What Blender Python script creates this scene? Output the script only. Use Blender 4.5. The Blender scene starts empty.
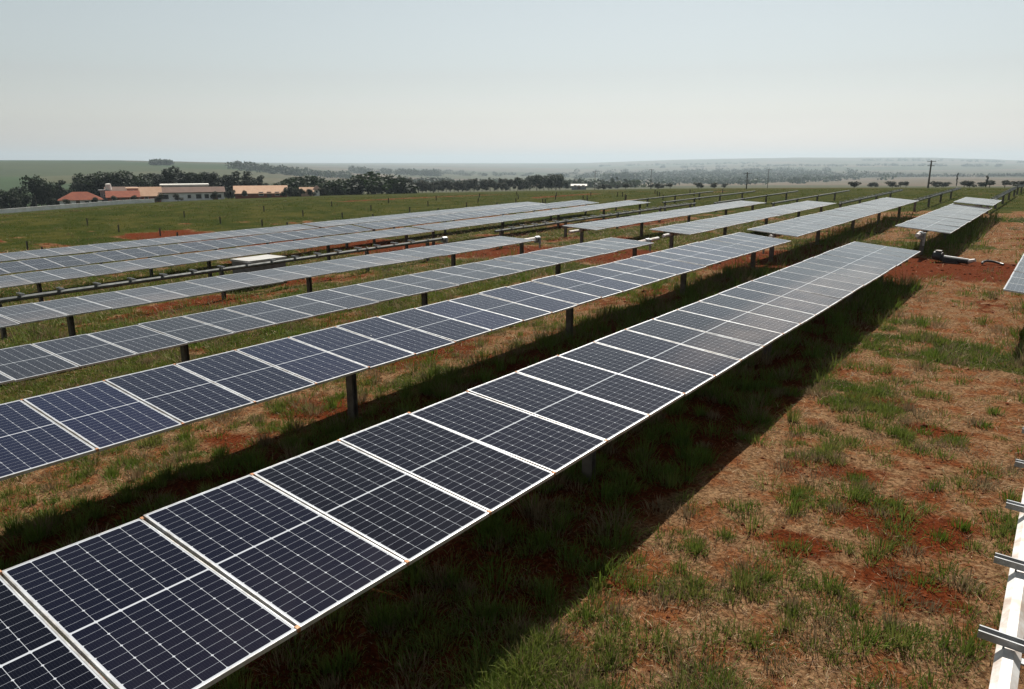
import bpy, bmesh, math, random
import numpy as np
from mathutils import Vector, Matrix

random.seed(7)
RNG = np.random.default_rng(11)
C = bpy.context.scene.collection
S = bpy.context.scene
PI = math.pi

# ------------------------------------------------------------------ camera
H = 4.25                                   # drone height; all survey heights below are relative to it
F, PITCH, YAW = 738.2, math.radians(13.96), math.radians(36.80)
cam = bpy.data.cameras.new('camera'); camo = bpy.data.objects.new('camera', cam); C.objects.link(camo)
cam.sensor_width = 36; cam.lens = F / 1024 * 36; cam.clip_start = .1; cam.clip_end = 60000
camo.location = (0, 0, H); camo.rotation_euler = (PI / 2 - PITCH, 0, YAW)
S.camera = camo

# ------------------------------------------------------------------ light
SUN = Vector((-.32, .80, 1.0)).normalized()
EL = math.asin(SUN.z); AZ = math.atan2(SUN.x, SUN.y)
w = bpy.data.worlds.new('World'); S.world = w; w.use_nodes = True
wn = w.node_tree.nodes; wl = w.node_tree.links; wn.clear()
sky = wn.new('ShaderNodeTexSky'); sky.sky_type = 'NISHITA'; sky.sun_disc = False
sky.sun_elevation = EL; sky.sun_rotation = AZ; sky.altitude = 400
sky.air_density = 1.2; sky.dust_density = 1.0; sky.ozone_density = 1.0
hs = wn.new('ShaderNodeHueSaturation'); hs.inputs['Saturation'].default_value = .38; hs.inputs['Hue'].default_value = .468
bg = wn.new('ShaderNodeBackground'); bg.inputs['Strength'].default_value = .05
wo = wn.new('ShaderNodeOutputWorld')
wl.new(sky.outputs[0], hs.inputs['Color']); wl.new(hs.outputs[0], bg.inputs[0]); wl.new(bg.outputs[0], wo.inputs[0])
sl = bpy.data.lights.new('sun', 'SUN'); sl.energy = 5.0; sl.angle = math.radians(.5); sl.color = (1, .95, .87)
so = bpy.data.objects.new('sun', sl); C.objects.link(so)
so.rotation_euler = SUN.to_track_quat('Z', 'Y').to_euler(); so.location = (0, 0, 60)
S.view_settings.view_transform = 'Standard'; S.view_settings.look = 'None'
S.view_settings.exposure = 0.74; S.view_settings.gamma = 1
S.view_settings.use_curve_mapping = False
S.cycles.max_bounces = 6; S.cycles.volume_bounces = 0
S.cycles.transparent_max_bounces = 6

# ------------------------------------------------------------------ helpers
def tag(o, label=None, cat=None, group=None, kind=None):
    if label: o['label'] = label
    if cat: o['category'] = cat
    if group: o['group'] = group
    if kind: o['kind'] = kind
    return o

def empty(name, loc=(0, 0, 0), rz=0):
    o = bpy.data.objects.new(name, None); C.objects.link(o); o.location = loc; o.rotation_euler = (0, 0, rz)
    o.empty_display_size = .3
    return o

def link(name, me, parent=None, loc=(0, 0, 0), rot=(0, 0, 0), scale=None):
    o = bpy.data.objects.new(name, me); C.objects.link(o)
    o.location = loc; o.rotation_euler = rot
    if scale: o.scale = scale
    if parent: o.parent = parent
    return o

class MB:
    """collects boxes, tubes and free faces and turns them into one mesh"""
    def __init__(s): s.v = []; s.f = []
    def quad(s, pts):
        n = len(s.v); s.v += [tuple(p) for p in pts]; s.f.append(tuple(range(n, n + len(pts))))
    def box(s, c, d, M=None):
        x, y, z = d[0] / 2, d[1] / 2, d[2] / 2
        P = [Vector((c[0] + a * x, c[1] + b * y, c[2] + e * z)) for e in (-1, 1) for a, b in ((-1, -1), (1, -1), (1, 1), (-1, 1))]
        if M: P = [M @ p for p in P]
        n = len(s.v); s.v += [tuple(p) for p in P]
        for q in ((3, 2, 1, 0), (4, 5, 6, 7), (0, 1, 5, 4), (1, 2, 6, 5), (2, 3, 7, 6), (3, 0, 4, 7)):
            s.f.append(tuple(n + i for i in q))
    def tube(s, a, b, r0, r1=None, seg=8, cap=True, rot=0):
        a, b = Vector(a), Vector(b); r1 = r0 if r1 is None else r1
        q = (b - a).to_track_quat('Z', 'Y'); n = len(s.v)
        for p, r in ((a, r0), (b, r1)):
            for i in range(seg):
                t = 2 * PI * (i + rot) / seg
                s.v.append(tuple(p + q @ Vector((r * math.cos(t), r * math.sin(t), 0))))
        for i in range(seg):
            j = (i + 1) % seg; s.f.append((n + i, n + j, n + seg + j, n + seg + i))
        if cap:
            s.f.append(tuple(n + i for i in reversed(range(seg)))); s.f.append(tuple(n + seg + i for i in range(seg)))
    def mesh(s, name, mat, smooth=False):
        me = bpy.data.meshes.new(name); me.from_pydata(s.v, [], s.f)
        if mat: me.materials.append(mat)
        if smooth: me.polygons.foreach_set('use_smooth', [True] * len(me.polygons))
        me.update(); return me
    def build(s, name, mat, parent=None, loc=(0, 0, 0), rot=(0, 0, 0), smooth=False):
        return link(name, s.mesh(name, mat, smooth), parent, loc, rot)

def np_mesh(name, V, tris=None, quads=None, mat=None, col=None, smooth=False):
    me = bpy.data.meshes.new(name); V = np.asarray(V, np.float32)
    nt = 0 if tris is None else len(tris); nq = 0 if quads is None else len(quads)
    me.vertices.add(len(V)); me.vertices.foreach_set('co', V.ravel())
    loops = np.concatenate(([tris.ravel()] if nt else []) + ([quads.ravel()] if nq else [])).astype(np.int32)
    me.loops.add(len(loops)); me.loops.foreach_set('vertex_index', loops)
    me.polygons.add(nt + nq)
    st = np.concatenate([np.arange(nt) * 3, nt * 3 + np.arange(nq) * 4]).astype(np.int32)
    me.polygons.foreach_set('loop_start', st)
    if smooth: me.polygons.foreach_set('use_smooth', np.ones(nt + nq, bool))
    if col is not None:
        a = me.color_attributes.new('tint', 'FLOAT_COLOR', 'POINT')
        c4 = np.ones((len(V), 4), np.float32); c4[:, :3] = col; a.data.foreach_set('color', c4.ravel())
    if mat: me.materials.append(mat)
    me.update(calc_edges=True); me.validate(); return me

class NT:
    """small node-tree writer"""
    def __init__(s, name):
        s.m = bpy.data.materials.new(name); s.m.use_nodes = True
        s.t = s.m.node_tree; s.t.nodes.clear(); s.out = s.n('ShaderNodeOutputMaterial')
    def n(s, ty, **kw):
        x = s.t.nodes.new(ty)
        for k, v in kw.items(): setattr(x, k, v)
        return x
    def set(s, sock, v):
        if isinstance(v, bpy.types.NodeSocket): s.t.links.new(v, sock)
        elif v is not None:
            if hasattr(sock, 'default_value'):
                if isinstance(v, (tuple, list)) and len(v) == 3 and sock.type == 'RGBA': v = (*v, 1)
                sock.default_value = v
    def math(s, op, a, b=None, c=None, clamp=False):
        x = s.n('ShaderNodeMath', operation=op, use_clamp=clamp)
        s.set(x.inputs[0], a)
        if b is not None: s.set(x.inputs[1], b)
        if c is not None: s.set(x.inputs[2], c)
        return x.outputs[0]
    def mix(s, f, a, b):
        x = s.n('ShaderNodeMix', data_type='RGBA'); s.set(x.inputs[0], f); s.set(x.inputs[6], a); s.set(x.inputs[7], b)
        return x.outputs[2]
    def noise(s, vec, scale, detail=4, rough=.55, dist=0):
        x = s.n('ShaderNodeTexNoise'); s.set(x.inputs['Vector'], vec); x.inputs['Scale'].default_value = scale
        x.inputs['Detail'].default_value = detail; x.inputs['Roughness'].default_value = rough; x.inputs['Distortion'].default_value = dist
        return x.outputs['Fac']
    def ramp(s, f, lo, hi, a=0., b=1.):
        x = s.n('ShaderNodeMapRange'); x.interpolation_type = 'SMOOTHSTEP'
        s.set(x.inputs[0], f); x.inputs[1].default_value = lo; x.inputs[2].default_value = hi
        x.inputs[3].default_value = a; x.inputs[4].default_value = b
        return x.outputs[0]
    def bsdf(s, color, rough=.6, metal=0., spec=.5, **kw):
        x = s.n('ShaderNodeBsdfPrincipled'); s.set(x.inputs['Base Color'], color); s.set(x.inputs['Roughness'], rough)
        s.set(x.inputs['Metallic'], metal); s.set(x.inputs['Specular IOR Level'], spec)
        for k, v in kw.items(): s.set(x.inputs[k], v)
        return x
    def done(s, shader):
        s.t.links.new(shader.outputs[0] if hasattr(shader, 'outputs') else shader, s.out.inputs['Surface']); return s.m
    def pos(s): return s.n('ShaderNodeNewGeometry').outputs['Position']
    def obj(s): return s.n('ShaderNodeTexCoord').outputs['Object']

def worn(name, a, b, scale=3., rough=.6, metal=0., bump=0., spec=.4):
    """a painted or bare surface with uneven wear between two colours"""
    t = NT(name); p = t.pos(); f = t.ramp(t.noise(p, scale, 5, .65), .35, .68)
    x = t.bsdf(t.mix(f, a, b), t.ramp(t.noise(p, scale * 3, 3), .3, .7, rough - .1, min(1, rough + .1)), metal, spec)
    if bump:
        bn = t.n('ShaderNodeBump'); bn.inputs['Strength'].default_value = bump
        t.set(bn.inputs['Height'], t.noise(p, scale * 8, 4)); t.set(x.inputs['Normal'], bn.outputs[0])
    return t.done(x)

# ------------------------------------------------------------------ terrain
XS = [-60, -39.5, -34.5, -29.5, -24.7, -19.8, -14.6, -9.4, -4.7, .1, 12]
A0 = [-5.3, -4.55, -4.45, -4.25, -3.95, -3.64, -3.54, -3.12, -2.955, -2.90, -2.90]
B0 = [.014, .014, .016, .0150, .012, .009, .010, .0085, .0078, .0095, .0095]
def axis_z(x, y):                          # height of the tracker axes above the ground survey
    return H + np.interp(x, XS, A0) + np.interp(x, XS, B0) * np.clip(y, -20, 62)
def clear(y): return 1.36 - .011 * np.clip(y, 0, 28)

def pix_ray(u, v):
    cp, sp, cy, sy = math.cos(PITCH), math.sin(PITCH), math.cos(YAW), math.sin(YAW)
    a, b = (u - 512) / F, (v - 344.5) / F
    fx, fy, fz = -sy * cp, cy * cp, -sp
    ux, uy, uz = -sy * sp, cy * sp, cp
    return fx + a * cy - b * ux, fy + a * sy - b * uy, fz - b * uz
RR = np.array([150, 250, 330, 450, 700, 1100, 1800, 2600, 4000, 6000, 9000, 14000.])
UU = np.array([0, 120, 230, 320, 450, 560, 680, 800, 930, 1024.])
VV = np.array([
 [217, 208, 203, 199, 196, 193, 191, 190, 190, 190],
 [213, 204, 199, 196, 193, 191, 189, 188.5, 188, 188],
 [212, 203, 198, 195, 192.5, 190.5, 188.5, 188, 187.5, 187.5],
 [203, 199, 195, 194, 191.5, 190, 188.3, 187.7, 187.2, 187.2],
 [192, 190, 187, 189, 188.5, 188, 187, 186.5, 186, 186],
 [178, 176, 178, 183, 185, 186, 185.5, 185, 183.5, 183.5],
 [162.5, 163, 166, 176, 180, 183, 183, 182, 179, 179],
 [160.3, 160.5, 163, 171, 175.5, 178, 178, 178, 176.5, 176.5],
 [161, 161, 163, 167, 170.5, 173, 172.5, 171, 171, 171],
 [161.5, 161.5, 162.5, 164.5, 166.5, 168, 166.5, 164.5, 164.5, 165.5],
 [162, 162, 162.5, 163, 163.5, 164, 159.5, 157.5, 157.5, 160.5],
 [163, 163, 163, 163, 163, 163, 163, 163, 162, 161]])
AA = np.empty(len(UU)); SLOPE = np.empty_like(VV)
for j, u in enumerate(UU):
    for i in range(len(RR)):
        d = pix_ray(u, VV[i, j]); SLOPE[i, j] = d[2] / math.hypot(d[0], d[1])
    d = pix_ray(u, 170); AA[j] = math.atan2(d[0], d[1])
def slope_at(az, r):
    az = np.clip(az, AA[0], AA[-1]); lr = np.log(np.clip(r, RR[0], RR[-1])); L = np.log(RR)
    fj = np.interp(az, AA, np.arange(len(AA))); fi = np.interp(lr, L, np.arange(len(RR)))
    j0 = np.clip(fj.astype(int), 0, len(AA) - 2); i0 = np.clip(fi.astype(int), 0, len(RR) - 2)
    tj, ti = fj - j0, fi - i0; ti = ti * ti * (3 - 2 * ti) * .5 + ti * .5
    return ((SLOPE[i0, j0] * (1 - tj) + SLOPE[i0, j0 + 1] * tj) * (1 - ti) + (SLOPE[i0 + 1, j0] * (1 - tj) + SLOPE[i0 + 1, j0 + 1] * tj) * ti)

_T = RNG.random((64, 64))
def vnoise(x, y, s, seed=0):
    x = np.asarray(x) / s + 17.3 * seed; y = np.asarray(y) / s + 5.7 * seed
    xi, yi = np.floor(x).astype(int), np.floor(y).astype(int); fx, fy = x - xi, y - yi
    fx = fx * fx * (3 - 2 * fx); fy = fy * fy * (3 - 2 * fy)
    g = lambda a, b: _T[(a) % 64, (b) % 64]
    return (g(xi, yi) * (1 - fx) + g(xi + 1, yi) * fx) * (1 - fy) + (g(xi, yi + 1) * (1 - fx) + g(xi + 1, yi + 1) * fx) * fy
def fbm(x, y, s, seed=0):
    return .5 * vnoise(x, y, s, seed) + .3 * vnoise(x, y, s / 2.1, seed + 1) + .2 * vnoise(x, y, s / 4.3, seed + 2)
def sstep(a, b, x):
    t = np.clip((np.asarray(x, float) - a) / (b - a), 0, 1); return t * t * (3 - 2 * t)

def G(x, y):
    x = np.asarray(x, float); y = np.asarray(y, float)
    near = axis_z(x, y) - clear(y) + .10 * (fbm(x, y, 3.1, 3) - .5)
    r = np.hypot(x, y); far = H + slope_at(np.arctan2(x, y), r) * r
    far = far + (fbm(x, y, 300., 5) - .5) * np.clip(r - 500, 0, 3000) * .0022
    d = np.hypot(np.maximum(np.maximum(-42 - x, x - 15), 0), np.maximum(np.maximum(y - 60, -20 - y), 0)); k = sstep(0, 85, d); return near * (1 - k) + far * k
def g1(x, y): return float(G(np.array([x]), np.array([y]))[0])

def at(u, r):                              # a spot r metres out on the bearing of picture column u
    d = pix_ray(u, 180); h = math.hypot(d[0], d[1]); x, y = d[0] / h * r, d[1] / h * r
    return x, y, g1(x, y)

SOIL = [(-1.87, 7.8, .45, .35), (-.9, 8.9, .75, .6), (-.75, 7.6, .6, .45), (-4.6, 7.5, .6, .5), (-3.3, 6.1, .45, .3), (-10.4, 8.2, 1.2, .8),
        (-10.2, 6.3, .9, .5), (-1.2, 12.5, .5, .3), (-2.2, 13.6, .8, .25), (.4, 17.5, .7, .5), (-11.6, 12.5, .7, 2.)]
def soil(x, y):                            # how bare and red the ground is, with shade of the front rows painted in
    n = fbm(x, y, 2.6, 9)
    lane = sstep(26.6, 28.6, y + 2.2 * (n - .5)) * (1 - sstep(32.5, 34.5, y + 2.2 * (n - .5)))
    s = sstep(.60, .76, n) * .55
    for a, b, rx, ry in SOIL:
        d = ((x - a) / rx) ** 2 + ((y - b) / ry) ** 2
        s = np.maximum(s, np.exp(-d * .8) * (.65 + .7 * n))
    r = np.hypot(x, y)
    edge = sstep(-45.5, -43.5, x) * (1 - sstep(-42.5, -41.5, x)) * .55 * (n > .5)
    strip = np.zeros_like(n)
    for sx in (-62, -78, -101): strip = np.maximum(strip, (1 - sstep(.5, 1.4, abs(x - sx + 3 * (fbm(x, y, 20, 4) - .5)))) * sstep(.5, .58, fbm(x, y, 26, 6)))
    under = np.zeros_like(n)
    for sx in (-9.4, -14.6, -19.8, -24.7, -29.5): under = np.maximum(under, (1 - sstep(.8, 2.2, abs(x - sx + .2))) * sstep(.52, .66, fbm(x, y, 5., 12)) * .8)
    for sx, hw in ((-4.35, 1.0), (-8.8, .85)): under = np.maximum(under, (1 - sstep(hw - .5, hw + .3, abs(x - sx + .8 * (n - .5)))) * .95 * (y < 28))  # dark red ground laid along the two front rows' cast shade, to deepen it
    return np.clip(np.maximum.reduce([s * (r < 75), lane * .95 * (x > -60), edge, strip, under * (y < 64)]), 0, 1)
def green(x, y):
    n = fbm(x, y, 1.9, 21); m = fbm(x, y, 11., 25)
    g = sstep(.48, .66, .6 * n + .4 * m)
    field = np.maximum(sstep(-43, -47, x), sstep(60, 66, y)); band = np.maximum(field, np.maximum(.45 * sstep(-5.5, -6.5, x), .9 * sstep(-11, -16, x)))
    far = sstep(.36, .62, .5 * n + .5 * m)
    return np.clip(g * (1 - band) + np.maximum(far, .72) * band, 0, 1) * (1 - .9 * soil(x, y))

# ground material: straw litter, red soil where worn bare and along the front rows' shade, green where it has grown
t = NT('ground_soil'); p = t.pos()
at_ = t.n('ShaderNodeAttribute'); at_.attribute_name = 'tint'
sep = t.n('ShaderNodeSeparateColor'); t.set(sep.inputs[0], at_.outputs['Color'])
nf = t.noise(p, 19, 6, .75); nm = t.noise(p, 2.2, 5, .6); nl = t.noise(p, .32, 6, .75)
straw = t.mix(t.ramp(nf, .34, .70), (.050, .023, .009), (.260, .155, .080))
straw = t.mix(t.ramp(nm, .42, .62), straw, t.mix(t.ramp(nf, .34, .70), (.058, .019, .007), (.20, .076, .028)))
red = t.mix(t.ramp(nf, .32, .72), (.032, .007, .002), (.135, .032, .010))
grn = t.mix(t.ramp(nf, .35, .68), (.008, .013, .001), (.034, .044, .005))
grn = t.mix(t.ramp(nl, .42, .62), grn, t.mix(t.ramp(nf, .35, .68), (.024, .024, .004), (.072, .066, .014)))
c = t.mix(t.ramp(t.math('ADD', sep.outputs[1], t.math('MULTIPLY', t.math('SUBTRACT', nm, .5), .9)), .36, .64), straw, grn)
c = t.mix(t.ramp(t.math('ADD', sep.outputs[0], t.math('MULTIPLY', t.math('SUBTRACT', nm, .5), 1.1)), .34, .70), c, red)
b = t.bsdf(c, 1, 0, .02)
bn = t.n('ShaderNodeBump'); bn.inputs['Strength'].default_value = .8; bn.inputs['Distance'].default_value = .04
t.set(bn.inputs['Height'], t.math('ADD', t.noise(p, 21, 5, .75), t.math('MULTIPLY', t.noise(p, 4.5, 3), .6))); t.set(b.inputs['Normal'], bn.outputs[0])
M_GROUND = t.done(b)

t = NT('farmland'); p = t.pos()
mp = t.n('ShaderNodeMapping'); mp.inputs['Scale'].default_value = (1, 1, 0); t.set(mp.inputs[0], p)
vo = t.n('ShaderNodeTexVoronoi'); t.set(vo.inputs['Vector'], mp.outputs[0]); vo.inputs['Scale'].default_value = .0016
vs = t.n('ShaderNodeSeparateColor'); t.set(vs.inputs[0], vo.outputs['Color'])
a2 = t.n('ShaderNodeAttribute'); a2.attribute_name = 'tint'
nl = t.noise(mp.outputs[0], .004, 6, .6)
cr = t.mix(t.ramp(vs.outputs[0], .3, .7), a2.outputs['Color'], t.mix(.5, a2.outputs['Color'], (.105, .075, .045)))
n2_ = t.noise(mp.outputs[0], .03, 4, .6)
cr = t.mix(t.ramp(vs.outputs[1], .55, .6), cr, t.mix(.6, cr, (.028, .046, .018)))
cr = t.mix(t.ramp(nl, .35, .7, 0, .7), cr, t.mix(.7, cr, (.022, .034, .016)))
cr = t.mix(t.ramp(n2_, .35, .7, 0, .35), cr, (.02, .03, .014))
M_FAR = t.done(t.bsdf(cr, .95, 0, .05))

def polar(r0, r1, nr, angs):
    r = np.exp(np.linspace(math.log(r0), math.log(r1), nr)); RRg, A = np.meshgrid(r, angs, indexing='ij')
    x, y = RRg * np.sin(A), RRg * np.cos(A); na = len(angs)
    i, j = np.meshgrid(np.arange(nr - 1), np.arange(na - 1), indexing='ij'); k = i * na + j
    q = np.stack([k, k + na, k + na + 1, k + 1], -1).reshape(-1, 4)[:, ::-1]
    return x.ravel(), y.ravel(), q, na
ang = np.concatenate([np.linspace(-PI, -1.75, 26)[:-1], np.linspace(-1.75, .6, 520)[:-1], np.linspace(.6, PI, 50)])
x, y, q, na = polar(1.2, 340, 330, ang)
V = np.stack([x, y, G(x, y)], -1)
cv = np.stack([soil(x, y), green(x, y), 0 * x], -1)
# close the hole under the drone
V = np.vstack([V, [[0, 0, g1(0, 0)]]]); cv = np.vstack([cv, [[.3, .2, 0]]])
ctr = np.stack([np.full(na - 1, len(V) - 1), np.arange(1, na), np.arange(na - 1)], -1)[:, ::-1]
go = link('ground', np_mesh('ground', V, ctr, q, M_GROUND, cv, True)); tag(go, 'red earth and dry grass ground under the solar rows', 'ground', kind='structure')
x, y, q, na = polar(340, 14000, 150, ang)
V = np.stack([x, y, G(x, y)], -1); r = np.hypot(x, y); az = np.arctan2(x, y)
lf = sstep(-.84, -1.02, az)[:, None]       # cane fields to the left, dry farmland ahead
cv = lf * np.array([.030, .052, .018]) + (1 - lf) * np.array([.115, .082, .062])
woods = (sstep(.5, .6, fbm(x, y, 900., 31)) * sstep(1200, 2600, r))[:, None] * .6
cv = cv * (1 - woods) + woods * np.array([.025, .038, .022])
ho = link('hills', np_mesh('hills', V, None, q, M_FAR, cv, True)); tag(ho, 'hazy farmland hills rolling out to the horizon', 'hills', kind='structure')

# ------------------------------------------------------------------ solar trackers
PW, PL = 2.008, 1.0
def solar_glass(nm, lo, hi, dusty=1.):
    t = NT(nm); o_ = t.obj(); s3 = t.n('ShaderNodeSeparateXYZ'); t.set(s3.inputs[0], o_)
    X, Y = s3.outputs[0], s3.outputs[1]
    def near_line(co, step, off, half):        # 1 on a line every step
        f = t.math('FRACT', t.math('ADD', t.math('DIVIDE', co, step), off)); d = t.math('ABSOLUTE', t.math('SUBTRACT', f, .5))
        return t.math('GREATER_THAN', d, .5 - half / step)
    ax = t.math('ABSOLUTE', X); ay = t.math('ABSOLUTE', Y)
    cx0, cx1, cy1 = .008, .977, .478            # cell field
    sx, sy = (cx1 - cx0) / 12, 2 * cy1 / 6
    xr = t.math('SUBTRACT', ax, cx0)
    l1 = near_line(xr, sx, 0., .0011); l2 = near_line(Y, sy, 0., .0015)
    fx = t.math('SUBTRACT', t.math('FRACT', t.math('DIVIDE', xr, sx * 2)), .5); fx = t.math('MULTIPLY', t.math('SUBTRACT', .5, t.math('ABSOLUTE', fx)), sx * 2)
    fy = t.math('SUBTRACT', t.math('FRACT', t.math('ADD', t.math('DIVIDE', Y, sy), 0.)), .5); fy = t.math('MULTIPLY', t.math('SUBTRACT', .5, t.math('ABSOLUTE', fy)), sy)
    dia = t.math('LESS_THAN', t.math('ADD', fx, fy), .0105)
    rim = t.math('MAXIMUM', t.math('GREATER_THAN', ax, cx1), t.math('GREATER_THAN', ay, cy1))
    mid = t.math('LESS_THAN', ax, cx0)
    bus = near_line(Y, sy / 9, 0., .0005)
    white = t.math('MAXIMUM', t.math('MAXIMUM', dia, l2), t.math('MAXIMUM', rim, mid))
    oi = t.n('ShaderNodeObjectInfo')
    cell = t.mix(oi.outputs['Random'], lo, hi)
    cell = t.mix(t.math('MULTIPLY', bus, .15), cell, (.10, .105, .12))
    cell = t.mix(t.math('MULTIPLY', l1, .8), cell, (.30, .32, .36))
    colr = t.mix(t.math('MULTIPLY', white, .85), cell, (.44, .46, .49))
    p = t.pos(); sp = t.n('ShaderNodeSeparateXYZ'); t.set(sp.inputs[0], p); dn = t.noise(p, 1.7, 6, .7)
    # sun sheen painted into the nearest row's colour, then a thin coat of red-brown field dust, thicker in drifts towards the lower edge
    sun_sheen = t.math('MULTIPLY', t.ramp(t.math('ADD', t.math('POWER', t.math('DIVIDE', t.math('ADD', sp.outputs[0], 4.15), .85), 2), t.math('POWER', t.math('DIVIDE', t.math('SUBTRACT', sp.outputs[1], 16.5), 7.5), 2)), 1.3, .0), t.ramp(dn, .25, .65, .06, .20))
    dst = t.math('MULTIPLY', t.math('MULTIPLY', t.ramp(dn, .3, .8, .3, 1.), t.ramp(X, -.2, 1.0, .002, .014)), t.math('ADD', .3 * dusty, t.math('MULTIPLY', oi.outputs['Random'], 1.4 * dusty)))
    colr = t.mix(t.math('MAXIMUM', dst, sun_sheen), colr, (.44, .36, .315))
    vd = t.n('ShaderNodeTexVoronoi'); t.set(vd.inputs['Vector'], p); vd.inputs['Scale'].default_value = 2.3
    vc = t.n('ShaderNodeSeparateColor'); t.set(vc.inputs[0], vd.outputs['Color'])
    spot = t.math('MULTIPLY', t.math('GREATER_THAN', vc.outputs[0], .86), t.math('LESS_THAN', t.math('ADD', vd.outputs['Distance'], t.math('MULTIPLY', t.noise(p, 30, 2), .05)), t.math('MULTIPLY', vc.outputs[1], .065)))
    colr = t.mix(t.math('MULTIPLY', spot, .7), colr, (.55, .54, .50))
    g = t.bsdf(colr, t.ramp(dn, .3, .75, .04, .09), 0, .16, **{'IOR': 1.42, 'Sheen Weight': .05, 'Sheen Roughness': .22, 'Sheen Tint': (1., .90, .82)})
    return t.done(g)
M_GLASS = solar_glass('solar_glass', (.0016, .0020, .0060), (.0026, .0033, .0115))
M_GLASS_BLUE = solar_glass('solar_glass_blue', (.0020, .0036, .014), (.0032, .0060, .026))
M_GLASS_DUSTY = solar_glass('solar_glass_dusty', (.0030, .0034, .0080), (.0045, .0050, .0120), 15.)
M_ALU = worn('anodised_frame', (.52, .53, .54), (.38, .36, .34), 4., .42, .55)
M_GALV = worn('galvanised_steel', (.34, .35, .36), (.22, .22, .22), 5., .5, .75)
M_TUBE = worn('white_coated_tube', (.64, .63, .61), (.42, .33, .27), 3.5, .55, .15)
M_BACK = worn('white_backsheet', (.55, .55, .54), (.42, .41, .40), 4., .6)
M_BLACK = worn('black_plastic', (.02, .02, .022), (.045, .042, .04), 8., .5)
M_DULL = worn('dull_zinc_tube', (.10, .105, .10), (.055, .06, .055), 1.5, .6, .3)
M_PILE = worn('weathered_pile', (.10, .085, .075), (.17, .145, .125), 6., .65, .4)

def frame_mesh():
    m = MB(); h = .035; a, b = PW / 2, PL / 2; f = .011
    for s in (-1, 1):
        m.box((s * (a - f / 2), 0, -h / 2), (f, PL, h)); m.box((0, s * (b - f / 2), -h / 2), (PW - 2 * f, f, h))
    return m.mesh('solar_panel', M_ALU)
def glass_mesh(mat):
    m = MB(); m.box((0, 0, -.0045), (PW - .023, PL - .023, .006)); me = m.mesh('glass', mat)
    me.materials.append(M_BACK); me.polygons[0].material_index = 1
    return me
def clamp_mesh():
    m = MB()
    m.box((0, 0, 0), (.034, .030, .032))
    return m.mesh('end_clamp', M_RUST)
M_RUST = worn('rusty_clamp', (.30, .12, .05), (.42, .26, .15), 20., .7, .3)
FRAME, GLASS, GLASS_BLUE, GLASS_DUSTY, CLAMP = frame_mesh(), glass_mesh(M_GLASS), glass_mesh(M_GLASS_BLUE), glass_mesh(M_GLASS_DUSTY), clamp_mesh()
def post_mesh(h, w_=.15):
    m = MB(); d = .10 if w_ > .12 else .07
    m.box((0, 0, -h / 2), (.010, d - .012, h)); m.box((0, -d / 2, -h / 2), (w_, .006, h)); m.box((0, d / 2, -h / 2), (w_, .006, h))
    return m.mesh('post', M_PILE)
def tube_mesh(L, mat):
    m = MB(); m.tube((0, 0, 0), (0, L, 0), .072, seg=8, rot=.5); return m.mesh('torque_tube', mat)
def rail_mesh():
    m = MB()
    for s in (-1, 1): m.box((0, s * .032, .026), (.44, .012, .006)); m.box((0, s * .026, .0), (.44, .004, .05))
    m.box((0, 0, -.022), (.44, .05, .005)); m.box((0, 0, -.1), (.16, .06, .012))
    for s in (-1, 1): m.tube((s * .078, 0, -.105), (s * .078, 0, .0), .006, seg=6)
    return m.mesh('mounting_rail', M_GALV)
RAIL = rail_mesh()
def bearing_mesh():
    m = MB()
    for k in range(10):
        a0, a1 = PI * k / 5, PI * (k + 1) / 5
        a, b_ = Vector((math.cos(a0), 0, math.sin(a0))) * .105, Vector((math.cos(a1), 0, math.sin(a1))) * .105
        m.tube(a, b_, .018, seg=6)
    m.box((0, 0, -.15), (.16, .05, .10)); return m.mesh('bearing', M_BLACK)
BEARING = bearing_mesh()
def drive_mesh():
    m = MB(); m.tube((0, -.16, -.03), (0, .16, -.03), .13, seg=16); m.tube((.17, 0, .06), (.17, 0, -.30), .05, seg=12)
    m.tube((.17, 0, -.30), (.17, 0, -.46), .036, seg=12); m.box((.05, 0, -.17), (.26, .2, .06)); return m.mesh('drive_motor', M_GALV)
DRIVE = drive_mesh()

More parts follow.
